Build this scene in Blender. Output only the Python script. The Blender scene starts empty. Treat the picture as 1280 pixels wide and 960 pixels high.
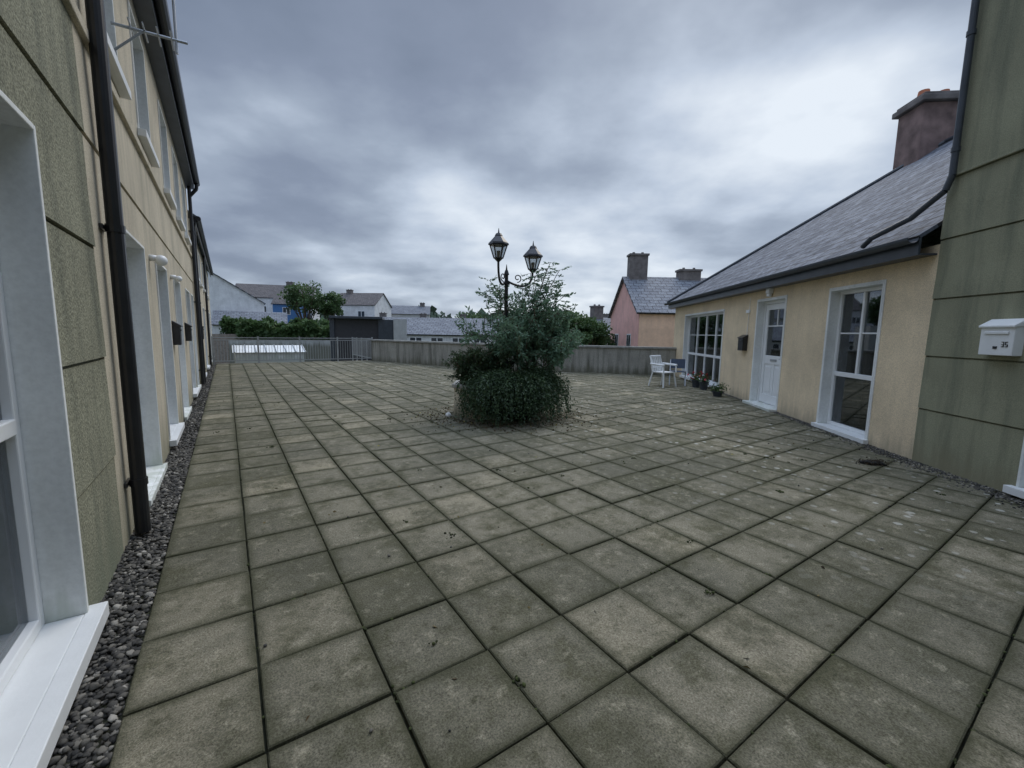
import bpy, math, random
import numpy as np
from mathutils import Vector, Matrix
random.seed(7); rng=np.random.default_rng(7)
scene=bpy.context.scene
AL=math.radians(33.9); AR=math.radians(-5.63)

# ------------------------------------------------------------------ helpers
def link(o,parent=None):
    scene.collection.objects.link(o)
    if parent: o.parent=parent
    return o
def empty(name,loc=(0,0,0),rz=0):
    e=bpy.data.objects.new(name,None); e.location=loc; e.rotation_euler=(0,0,rz); e.empty_display_size=.2
    return link(e)
def L2W(x,y,z=0): return (math.cos(AL)*x-math.sin(AL)*y, math.sin(AL)*x+math.cos(AL)*y, z)
def R2W(x,y,z=0): return (math.cos(AR)*x-math.sin(AR)*y, math.sin(AR)*x+math.cos(AR)*y, z)
class MB:
    def __init__(s): s.v=[]; s.f=[]
    def box(s,x0,x1,y0,y1,z0,z1):
        x0,x1=sorted((x0,x1)); y0,y1=sorted((y0,y1)); z0,z1=sorted((z0,z1))
        n=len(s.v)
        s.v+=[(x0,y0,z0),(x1,y0,z0),(x1,y1,z0),(x0,y1,z0),(x0,y0,z1),(x1,y0,z1),(x1,y1,z1),(x0,y1,z1)]
        s.f+=[(n,n+3,n+2,n+1),(n+4,n+5,n+6,n+7),(n,n+1,n+5,n+4),(n+1,n+2,n+6,n+5),(n+2,n+3,n+7,n+6),(n+3,n,n+4,n+7)]
        return s
    def poly(s,pts):
        n=len(s.v); s.v+=[tuple(p) for p in pts]; s.f.append(tuple(range(n,n+len(pts)))); return s
    def tube(s,p0,p1,r0,r1=None,n=10,caps=True):
        if r1 is None: r1=r0
        p0=Vector(p0);p1=Vector(p1);d=(p1-p0)
        if d.length<1e-6: return s
        q=d.to_track_quat('Z','Y'); b=len(s.v)
        for p,r in((p0,r0),(p1,r1)):
            for i in range(n):
                a=2*math.pi*i/n; s.v.append(tuple(p+q@Vector((r*math.cos(a),r*math.sin(a),0))))
        for i in range(n): s.f.append((b+i,b+(i+1)%n,b+n+(i+1)%n,b+n+i))
        if caps: s.f.append(tuple(b+n-1-i for i in range(n))); s.f.append(tuple(b+n+i for i in range(n)))
        return s
    def path(s,pts,r,n=8):
        for a,b in zip(pts[:-1],pts[1:]): s.tube(a,b,r,r,n)
        return s
    def prism(s,pts,z0,z1):
        n=len(s.v);k=len(pts)
        s.v+=[(p[0],p[1],z0) for p in pts]+[(p[0],p[1],z1) for p in pts]
        s.f.append(tuple(n+k-1-i for i in range(k))); s.f.append(tuple(n+k+i for i in range(k)))
        for i in range(k): s.f.append((n+i,n+(i+1)%k,n+k+(i+1)%k,n+k+i))
        return s
    def obj(s,name,mat,parent=None,bevel=0,smooth=False):
        me=bpy.data.meshes.new(name); me.from_pydata(s.v,[],s.f); me.update()
        o=bpy.data.objects.new(name,me); link(o,parent)
        if mat: me.materials.append(mat)
        if smooth:
            for p in me.polygons: p.use_smooth=True
        if bevel:
            m=o.modifiers.new('bevel','BEVEL'); m.width=bevel; m.segments=2; m.limit_method='ANGLE'; m.angle_limit=math.radians(40)
        return o

# ------------------------------------------------------------------ materials
def newmat(name):
    m=bpy.data.materials.new(name); m.use_nodes=True
    nt=m.node_tree; b=nt.nodes['Principled BSDF']; return m,nt,b
def N(nt,t,**k):
    n=nt.nodes.new(t)
    for a,v in k.items(): setattr(n,a,v)
    return n
def ramp(nt,fac,stops):
    r=N(nt,'ShaderNodeValToRGB'); e=r.color_ramp.elements
    while len(e)<len(stops): e.new(.5)
    for i,(p,c) in enumerate(stops):
        e[i].position=p; e[i].color=(c if len(c)==4 else (*c,1))
    nt.links.new(fac,r.inputs[0]); return r.outputs[0]
def noise(nt,vec,scale,detail=4,rough=.55,dist=0):
    n=N(nt,'ShaderNodeTexNoise'); n.inputs['Scale'].default_value=scale; n.inputs['Detail'].default_value=min(detail,5)
    n.inputs['Roughness'].default_value=rough; n.inputs['Distortion'].default_value=dist
    if vec is not None: nt.links.new(vec,n.inputs['Vector'])
    return n.outputs['Fac']
def mixc(nt,fac,a,b,mode='MIX'):
    m=N(nt,'ShaderNodeMix',data_type='RGBA',blend_type=mode)
    for s,v in((m.inputs[0],fac),(m.inputs[6],a),(m.inputs[7],b)):
        if hasattr(v,'default_value') or hasattr(v,'links'): nt.links.new(v,s)
        else: s.default_value=v if not isinstance(v,tuple) else ((*v,1) if len(v)==3 else v)
    return m.outputs[2]
def math_(nt,op,a,b=None,c=None,clamp=False):
    m=N(nt,'ShaderNodeMath',operation=op,use_clamp=clamp)
    for i,v in enumerate((a,b,c)):
        if v is None: continue
        if isinstance(v,(int,float)): m.inputs[i].default_value=v
        else: nt.links.new(v,m.inputs[i])
    return m.outputs[0]
def bump(nt,b,h,strength,dist=.01):
    n=N(nt,'ShaderNodeBump'); n.inputs['Strength'].default_value=strength; n.inputs['Distance'].default_value=dist
    nt.links.new(h,n.inputs['Height']); nt.links.new(n.outputs[0],b.inputs['Normal'])
def ocoord(nt): return N(nt,'ShaderNodeTexCoord').outputs['Object']

def plain(name,col,rough=.5,metal=0,var=.12,scale=6,bmp=.1):
    m,nt,b=newmat(name); co=ocoord(nt)
    f=noise(nt,co,scale,3)
    c=ramp(nt,f,[(.3,tuple(x*(1-var) for x in col)),(.7,tuple(min(1,x*(1+var)) for x in col))])
    nt.links.new(c,b.inputs['Base Color']); b.inputs['Roughness'].default_value=rough; b.inputs['Metallic'].default_value=metal
    if bmp>.2: bump(nt,b,noise(nt,co,scale*12,2),bmp,.003)
    return m
def render_mat(name,col,stain,grain=150,streak=.5,base_dirt=(.12,.12,.08),dirt_h=.35,bstr=.5,gr=.22):
    m,nt,b=newmat(name); co=ocoord(nt)
    big=noise(nt,co,1.3,4,.6)
    c=ramp(nt,big,[(.3,tuple(x*.82 for x in col)),(.55,col),(.75,tuple(min(1,x*1.1) for x in col))])
    mp=N(nt,'ShaderNodeMapping'); mp.inputs['Scale'].default_value=(3.5,3.5,.35); nt.links.new(co,mp.inputs[0])
    st=noise(nt,mp.outputs[0],1.4,4,.65)
    sf=ramp(nt,st,[(.46,(0,0,0)),(.70,(streak,)*3)])
    c=mixc(nt,sf,c,stain)
    g=noise(nt,co,grain,2,.6)
    gc=ramp(nt,g,[(.35,(1-gr,)*3),(.62,(1+gr*.35,)*3)])
    c=mixc(nt,1.0,c,gc,'MULTIPLY')
    sx=N(nt,'ShaderNodeSeparateXYZ'); nt.links.new(co,sx.inputs[0])
    hz=math_(nt,'ADD',sx.outputs[2],math_(nt,'MULTIPLY',math_(nt,'SUBTRACT',st,.5),-.9))
    mr=N(nt,'ShaderNodeMapRange'); mr.inputs[1].default_value=0; mr.inputs[2].default_value=dirt_h; mr.inputs[3].default_value=.75; mr.inputs[4].default_value=0
    nt.links.new(hz,mr.inputs[0])
    c=mixc(nt,mr.outputs[0],c,base_dirt)
    nt.links.new(c,b.inputs['Base Color']); b.inputs['Roughness'].default_value=.9
    b.inputs['Specular IOR Level'].default_value=.2
    bump(nt,b,g,bstr,.006)
    return m
M_creamL=render_mat('cream_render_left',(.61,.55,.43),(.38,.36,.28),streak=.7,base_dirt=(.22,.22,.15),dirt_h=.6)
M_creamR=render_mat('cream_render_right',(.80,.66,.46),(.62,.52,.37),grain=90,streak=.4,base_dirt=(.44,.38,.27),dirt_h=.22,bstr=.35)
M_olive=render_mat('olive_render',(.30,.30,.22),(.14,.15,.115),grain=75,streak=.9,base_dirt=(.2,.22,.16),dirt_h=.5,bstr=.9,gr=.42)
M_oliveR=render_mat('olive_render_right',(.31,.31,.215),(.17,.18,.13),grain=120,streak=.8,base_dirt=(.25,.23,.15),dirt_h=.3,bstr=.5)
M_white=plain('white_paint',(.76,.78,.78),.5,var=.06,scale=4,bmp=.25)
M_upvc=plain('upvc_white',(.80,.82,.83),.28,var=.03,scale=3,bmp=0)
M_whitedirty=render_mat('white_render_reveal',(.80,.82,.81),(.62,.64,.60),grain=35,streak=.4,base_dirt=(.52,.56,.50),dirt_h=.15,bstr=.12,gr=.06)
M_black=plain('black_plastic',(.016,.017,.02),.32,var=.3,bmp=.05)
M_gutter=plain('grey_blue_gutter',(.045,.055,.07),.4,var=.2)
M_metal=plain('galvanised_metal',(.42,.44,.46),.42,metal=.7)
M_conc=render_mat('concrete_parapet',(.37,.36,.32),(.14,.14,.12),grain=45,streak=.95,dirt_h=.3,bstr=.5)
M_cap=plain('concrete_cap',(.29,.29,.27),.9,var=.3,scale=3,bmp=.5)
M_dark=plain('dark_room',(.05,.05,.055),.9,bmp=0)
M_curtain=plain('net_curtain',(.74,.74,.72),.9,bmp=0)
M_planter=render_mat('planter_render',(.60,.55,.45),(.3,.3,.22),grain=60)
M_soil=plain('soil',(.035,.027,.018),1,var=.4,scale=20,bmp=.8)

def glass_mat():
    m,nt,b=newmat('window_glass'); nt.nodes.remove(b)
    out=[n for n in nt.nodes if n.type=='OUTPUT_MATERIAL'][0]
    tr=N(nt,'ShaderNodeBsdfTransparent'); tr.inputs[0].default_value=(.66,.7,.7,1)
    gl=N(nt,'ShaderNodeBsdfGlossy'); gl.inputs['Roughness'].default_value=.02; gl.inputs[0].default_value=(.9,.93,.96,1)
    lw=N(nt,'ShaderNodeLayerWeight'); lw.inputs[0].default_value=.42
    mx=N(nt,'ShaderNodeMixShader'); f=math_(nt,'ADD',math_(nt,'MULTIPLY',lw.outputs['Fresnel'],.9),.06,clamp=True)
    nt.links.new(f,mx.inputs[0]); nt.links.new(tr.outputs[0],mx.inputs[1]); nt.links.new(gl.outputs[0],mx.inputs[2]); nt.links.new(mx.outputs[0],out.inputs[0])
    return m
M_glass=glass_mat()

def slate_mat(name,c1,c2,w=.3,h=.22,lich=.5):
    m,nt,b=newmat(name); uv=N(nt,'ShaderNodeUVMap').outputs[0]
    br=N(nt,'ShaderNodeTexBrick'); br.offset=.5
    for k,v in(('Scale',1),('Mortar Size',.016),('Mortar Smooth',.1),('Bias',0),('Brick Width',w),('Row Height',h)): br.inputs[k].default_value=v
    br.inputs['Color1'].default_value=(*c1,1); br.inputs['Color2'].default_value=(*c2,1); br.inputs['Mortar'].default_value=(.03,.03,.036,1)
    nt.links.new(uv,br.inputs['Vector'])
    n=noise(nt,uv,2.6,5,.75); c=mixc(nt,ramp(nt,n,[(.46,(0,0,0)),(.68,(lich,)*3)]),br.outputs['Color'],(.30,.32,.34))
    c=mixc(nt,1.0,c,ramp(nt,noise(nt,uv,11,3,.7),[(.3,(.5,)*3),(.7,(1.4,)*3)]),'MULTIPLY')
    nt.links.new(c,b.inputs['Base Color']); b.inputs['Roughness'].default_value=.75; b.inputs['Specular IOR Level'].default_value=.3
    sx=N(nt,'ShaderNodeSeparateXYZ'); nt.links.new(uv,sx.inputs[0])
    fr=math_(nt,'FRACT',math_(nt,'DIVIDE',sx.outputs[1],h)); hh=math_(nt,'SUBTRACT',math_(nt,'SUBTRACT',1,fr),math_(nt,'MULTIPLY',br.outputs['Fac'],.8))
    bump(nt,b,hh,1.0,.035); return m
M_slate=slate_mat('roof_slates',(.09,.105,.135),(.19,.21,.25),w=.34,h=.25)
M_slate2=slate_mat('roof_slates_far',(.14,.155,.185),(.21,.23,.26),.5,.35,.3)
M_slate3=slate_mat('roof_tiles_brown',(.10,.09,.09),(.15,.135,.13),.4,.35,.2)

def paving_mat():
    m,nt,b=newmat('paving_slabs'); co=ocoord(nt)
    at=N(nt,'ShaderNodeAttribute',attribute_name='rnd'); r=at.outputs['Fac']
    c=ramp(nt,r,[(0,(.145,.137,.095)),(.35,(.20,.187,.138)),(.7,(.25,.23,.17)),(1,(.32,.288,.208))])
    off=N(nt,'ShaderNodeVectorMath',operation='ADD'); nt.links.new(co,off.inputs[0])
    cb=N(nt,'ShaderNodeCombineXYZ'); nt.links.new(math_(nt,'MULTIPLY',r,37.),cb.inputs[2]); nt.links.new(cb.outputs[0],off.inputs[1])
    v=off.outputs[0]
    bl=noise(nt,v,3.6,5,.72); c=mixc(nt,ramp(nt,bl,[(.38,(.8,)*3),(.55,(0,)*3)]),c,(.092,.090,.052))
    b2=noise(nt,co,.5,5,.7); c=mixc(nt,ramp(nt,b2,[(.40,(0,)*3),(.60,(.6,)*3)]),c,(.105,.103,.078))
    bl3=noise(nt,v,12,4,.75); c=mixc(nt,ramp(nt,bl3,[(.55,(0,)*3),(.70,(.5,)*3)]),c,(.39,.36,.27))
    c=mixc(nt,ramp(nt,bl3,[(.30,(.7,)*3),(.44,(0,)*3)]),c,(.075,.075,.045))
    g=noise(nt,co,120,3,.8); c=mixc(nt,1.0,c,ramp(nt,g,[(.3,(.42,)*3),(.7,(1.5,)*3)]),'MULTIPLY')
    vo=N(nt,'ShaderNodeTexVoronoi'); vo.inputs['Scale'].default_value=7; nt.links.new(co,vo.inputs['Vector'])
    sp=math_(nt,'ADD',vo.outputs['Distance'],math_(nt,'MULTIPLY',bl3,.35))
    sm=ramp(nt,sp,[(.33,(1,)*3),(.38,(0,)*3)])
    sx=N(nt,'ShaderNodeSeparateXYZ'); nt.links.new(co,sx.inputs[0])
    mr=N(nt,'ShaderNodeMapRange'); mr.inputs[1].default_value=2.6; mr.inputs[2].default_value=5.5; mr.inputs[3].default_value=.03; mr.inputs[4].default_value=.95; nt.links.new(sx.outputs[0],mr.inputs[0])
    sel=ramp(nt,b2,[(.42,(1,)*3),(.56,(.2,)*3)])
    f=math_(nt,'MULTIPLY',math_(nt,'MULTIPLY',sm,sel),mr.outputs[0])
    c=mixc(nt,f,c,(.5,.5,.45))
    ed=N(nt,'ShaderNodeAttribute',attribute_name='edge').outputs['Fac']
    ef=math_(nt,'MULTIPLY',math_(nt,'POWER',ed,1.4),math_(nt,'ADD',math_(nt,'MULTIPLY',bl3,1.6),-.15),clamp=True)
    c=mixc(nt,ef,c,(.05,.052,.028))
    nt.links.new(c,b.inputs['Base Color']); b.inputs['Roughness'].default_value=.9; b.inputs['Specular IOR Level'].default_value=.12
    bump(nt,b,g,.8,.006); return m
M_pave=paving_mat()
def attr_mat(name,stops,rough=.7,trans=0,attr='rnd',spec=.4):
    m,nt,b=newmat(name); at=N(nt,'ShaderNodeAttribute',attribute_name=attr)
    c=ramp(nt,at.outputs['Fac'],stops); nt.links.new(c,b.inputs['Base Color']); b.inputs['Roughness'].default_value=rough; b.inputs['Specular IOR Level'].default_value=spec
    if trans:
        out=[n for n in nt.nodes if n.type=='OUTPUT_MATERIAL'][0]
        t=N(nt,'ShaderNodeBsdfTranslucent'); nt.links.new(c,t.inputs[0]); mx=N(nt,'ShaderNodeMixShader'); mx.inputs[0].default_value=trans
        nt.links.new(b.outputs[0],mx.inputs[1]); nt.links.new(t.outputs[0],mx.inputs[2]); nt.links.new(mx.outputs[0],out.inputs[0])
    return m
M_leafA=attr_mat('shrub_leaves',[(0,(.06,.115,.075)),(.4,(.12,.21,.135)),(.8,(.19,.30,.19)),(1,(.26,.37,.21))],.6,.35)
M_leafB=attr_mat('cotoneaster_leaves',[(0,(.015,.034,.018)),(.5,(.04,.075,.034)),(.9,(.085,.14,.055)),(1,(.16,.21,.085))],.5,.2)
M_leafC=attr_mat('tree_leaves',[(0,(.035,.07,.03)),(.5,(.07,.13,.045)),(1,(.13,.20,.07))],.6,.25)
M_leafD=attr_mat('distant_leaves',[(0,(.05,.075,.06)),(1,(.10,.14,.095))],.8)
M_litter=attr_mat('dead_leaves',[(0,(.03,.022,.014)),(.6,(.09,.06,.03)),(.95,(.15,.12,.05)),(1,(.4,.36,.08))],.9)
M_moss=attr_mat('moss',[(0,(.02,.025,.01)),(1,(.06,.075,.025))],1)
M_gravel=attr_mat('gravel',[(0,(.025,.025,.025)),(.5,(.07,.066,.058)),(.85,(.14,.13,.11)),(1,(.36,.34,.30))],.75)
M_bark=plain('bark',(.10,.075,.05),.9,var=.3,scale=20,bmp=.5)

def set_rnd(me,arr,name='rnd'):
    a=me.attributes.new(name,'FLOAT','FACE'); a.data.foreach_set('value',np.asarray(arr,dtype=np.float32))

# ------------------------------------------------------------------ leaf cloud
def leaf_obj(name,P,mat,size,parent=None,D=None,aspect=.45,shade=None,svar=.4):
    P=np.asarray(P,float); n=len(P)
    if D is None: D=rng.normal(size=(n,3))
    else: D=np.asarray(D,float)+rng.normal(size=(n,3))*.55
    D/=np.linalg.norm(D,axis=1,keepdims=True)+1e-9
    R=rng.normal(size=(n,3)); B=np.cross(D,R); B/=np.linalg.norm(B,axis=1,keepdims=True)+1e-9
    s=size*(1+svar*rng.normal(size=n).clip(-1.5,1.5))[:,None]
    up=np.cross(D,B)
    v=np.stack([P,P+D*s*.5+B*s*aspect*.5+up*s*.06,P+D*s,P+D*s*.5-B*s*aspect*.5+up*s*.06],1).reshape(-1,3)
    me=bpy.data.meshes.new(name); f=np.arange(n*4).reshape(-1,4)
    me.from_pydata(v.tolist(),[],f.tolist()); me.materials.append(mat)
    r=rng.random(n)
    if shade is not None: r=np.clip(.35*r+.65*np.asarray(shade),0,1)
    set_rnd(me,r); o=bpy.data.objects.new(name,me); return link(o,parent)

# ------------------------------------------------------------------ ground & terrace
m,nt,b=newmat('ground_grass'); co=ocoord(nt)
c=ramp(nt,noise(nt,co,.05,6,.6),[(.35,(.035,.06,.02)),(.55,(.06,.085,.03)),(.7,(.09,.09,.05))]); nt.links.new(c,b.inputs['Base Color']); b.inputs['Roughness'].default_value=1
g=MB().poly([(-4000,-4000,-4),(4000,-4000,-4),(4000,4000,-4),(-4000,4000,-4)]).obj('ground',m)
pv=[L2W(-1.2,-5)[:2],R2W(5.2,-5)[:2],R2W(5.2,16.6)[:2],(6.3,15.75),(-1.5,17.7),(-6.95,21.25),L2W(-1.2,21.7)[:2]]
M_joint=plain('joint_moss',(.045,.047,.026),1,var=.5,scale=15,bmp=.8)
MB().prism(pv,-3.98,-.026).obj('terrace_slab',M_joint)

def inpoly(x,y,P):
    c=False;j=len(P)-1
    for i in range(len(P)):
        if (P[i][1]>y)!=(P[j][1]>y) and x<(P[j][0]-P[i][0])*(y-P[i][1])/(P[j][1]-P[i][1])+P[i][0]: c=not c
        j=i
    return c
T=.4575; verts=[];faces=[];rn=[];edge=[]
tiles=[]
for i in range(-1,46):
    for j in range(-12,50):
        x0=.041+T*i; y0=2.51+T*j
        cx,cy=x0+T/2,y0+T/2
        w=L2W(cx,cy)
        if inpoly(w[0],w[1],pv): tiles.append((x0,y0))
for (x0,y0) in tiles:
    gp=.0042; bv=.005
    xa=x0+gp+random.uniform(-.0022,.0022); xb=x0+T-gp+random.uniform(-.0022,.0022); ya=y0+gp+random.uniform(-.0022,.0022); yb=y0+T-gp+random.uniform(-.0022,.0022)
    z=random.gauss(0,.0025); tx=random.gauss(0,.005); ty=random.gauss(0,.005)
    n=len(verts); r=min(1,max(0,random.gauss(.5,.26)))
    cx,cy=(xa+xb)/2,(ya+yb)/2
    def zz(x,y,d): return z+d+tx*(x-cx)+ty*(y-cy)
    ins=.06
    for (q,d) in ((bv+ins,0),(bv,0),(0,-.005),(0,-.032)):
        for (x,y) in ((xa+q,ya+q),(xb-q,ya+q),(xb-q,yb-q),(xa+q,yb-q)): verts.append((x,y,zz(x,y,d) if d>-.03 else -.04))
        edge+= [0. if q>bv else 1.]*4
    faces.append((n,n+1,n+2,n+3)); rn.append(r)
    for k in range(3):
        for q in range(4):
            a=n+k*4+q; b_=n+k*4+(q+1)%4; faces.append((a,a+4,b_+4,b_)); rn.append(r)
me=bpy.data.meshes.new('paving'); me.from_pydata(verts,[],faces); set_rnd(me,rn)
a=me.attributes.new('edge','FLOAT','POINT'); a.data.foreach_set('value',np.array(edge,dtype=np.float32))
me.materials.append(M_pave); pav=bpy.data.objects.new('paving',me); link(pav); pav.rotation_euler=(0,0,AL)

# pebbles
def ico(sub):
    import bmesh
    bm=bmesh.new(); bmesh.ops.create_icosphere(bm,subdivisions=sub,radius=1); 
    v=np.array([x.co[:] for x in bm.verts]); f=np.array([[q.index for q in p.verts] for p in bm.faces]); bm.free(); return v,f
I1=ico(1);I2=ico(2)
def blobs(name,P,S,mat,base,parent=None,flat=.6,rz=0,rnd=None,lump=.18):
    bvv,bf=base; n=len(P); P=np.asarray(P,float); S=np.asarray(S,float)
    ang=rng.random(n)*6.283; tilt=rng.normal(size=n)*.4
    sc=np.stack([S*(1+.3*rng.normal(size=n).clip(-1,1)),S,S*flat*(1+.2*rng.normal(size=n).clip(-1,1))],1)
    V=bvv[None]*(1+lump*rng.normal(size=(n,len(bvv),1)).clip(-1.5,1.5))*sc[:,None]
    ct,st=np.cos(tilt)[:,None],np.sin(tilt)[:,None]; y=V[...,1]*ct-V[...,2]*st; z=V[...,1]*st+V[...,2]*ct
    ca,sa=np.cos(ang)[:,None],np.sin(ang)[:,None]; x=V[...,0]*ca-y*sa; y2=V[...,0]*sa+y*ca
    V=np.stack([x,y2,z],-1)+P[:,None]
    F=(bf[None]+(np.arange(n)*len(bvv))[:,None,None]).reshape(-1,3)
    me=bpy.data.meshes.new(name); me.from_pydata(V.reshape(-1,3).tolist(),[],F.tolist()); me.materials.append(mat)
    r=rng.random(n) if rnd is None else rnd; set_rnd(me,np.repeat(r,len(bf)))
    for p in me.polygons: p.use_smooth=True
    o=bpy.data.objects.new(name,me); link(o,parent); o.rotation_euler=(0,0,rz); return o
gr=empty('gravel_strip')
P=np.stack([rng.uniform(-.66,-.425,6500),rng.uniform(1.,6.5,6500),rng.uniform(-.03,-.002,6500)],1)
blobs('gravel_near',P,rng.uniform(.007,.018,6500),M_gravel,I2,gr,rz=AL)
P=np.stack([rng.uniform(-.66,-.425,6000),6.5+15*rng.random(6000)**1.3,rng.uniform(-.03,-.003,6000)],1)
blobs('gravel_far',P,rng.uniform(.010,.02,6000),M_gravel,I1,gr,rz=AL)
gr2=empty('gravel_strip')
n=6500; yy=rng.uniform(1,12,n); xx=4.49-np.abs(rng.normal(size=n))*.11*np.clip((9.5-yy)/5+.3,.3,1.2)
P=np.stack([xx,yy,rng.uniform(-.002,.006,n)],1); blobs('gravel',P,rng.uniform(.006,.014,n),M_gravel,I1,gr2,rz=AR)
n=6500; k=rng.integers(0,2,n); ii=rng.integers(0,22,n); jj=rng.integers(-8,26,n); along=rng.random(n)*T
x=.041+T*ii+np.where(k==0,rng.normal(size=n)*.004,along); y=2.51+T*jj+np.where(k==0,along,rng.normal(size=n)*.004)
clump=(np.sin(x*3.1)+np.sin(y*2.3+x)+rng.normal(size=n))>-.2
P=np.stack([x,y,np.full(n,-.005)],1)[clump]
blobs('joint_moss',P,rng.uniform(.005,.011,len(P)),M_moss,I1,None,flat=.7,rz=AL)
P=[]
for k in range(70):
    c0=np.array([rng.uniform(-.3,8),rng.uniform(.8,11)]); 
    for q_ in range(rng.integers(3,14)): P.append([*(c0+rng.normal(size=2)*.018),.006])
blobs('moss_clumps',P,rng.uniform(.004,.011,len(P)),M_moss,I1,None,flat=.7,rz=AL)
n=420; P=np.stack([rng.uniform(-.3,9,n),rng.uniform(.8,14,n),np.full(n,.006)],1)
W=np.array([L2W(*p) for p in P]); D=np.stack([rng.normal(size=n),rng.normal(size=n),rng.normal(size=n)*.05],1)
leaf_obj('leaf_litter',W,M_litter,.022,None,D*3,.6)
n=1500; a_=rng.random(n)*6.28; rr=.75+np.abs(rng.normal(size=n))*.34; P=np.stack([-.15+np.cos(a_)*rr*1.25,7.6+np.sin(a_)*rr,rng.uniform(.003,.02,n)],1)
leaf_obj('leaf_litter',P,M_litter,.03,None,np.stack([rng.normal(size=n),rng.normal(size=n),rng.normal(size=n)*.1],1)*3,.6)
n=160; P=np.stack([rng.uniform(-.3,9,n),rng.uniform(.8,12,n),np.full(n,.006)],1)
blobs('scattered_pebbles',P,rng.uniform(.004,.012,n),M_gravel,I1,None,rz=AL)

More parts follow.
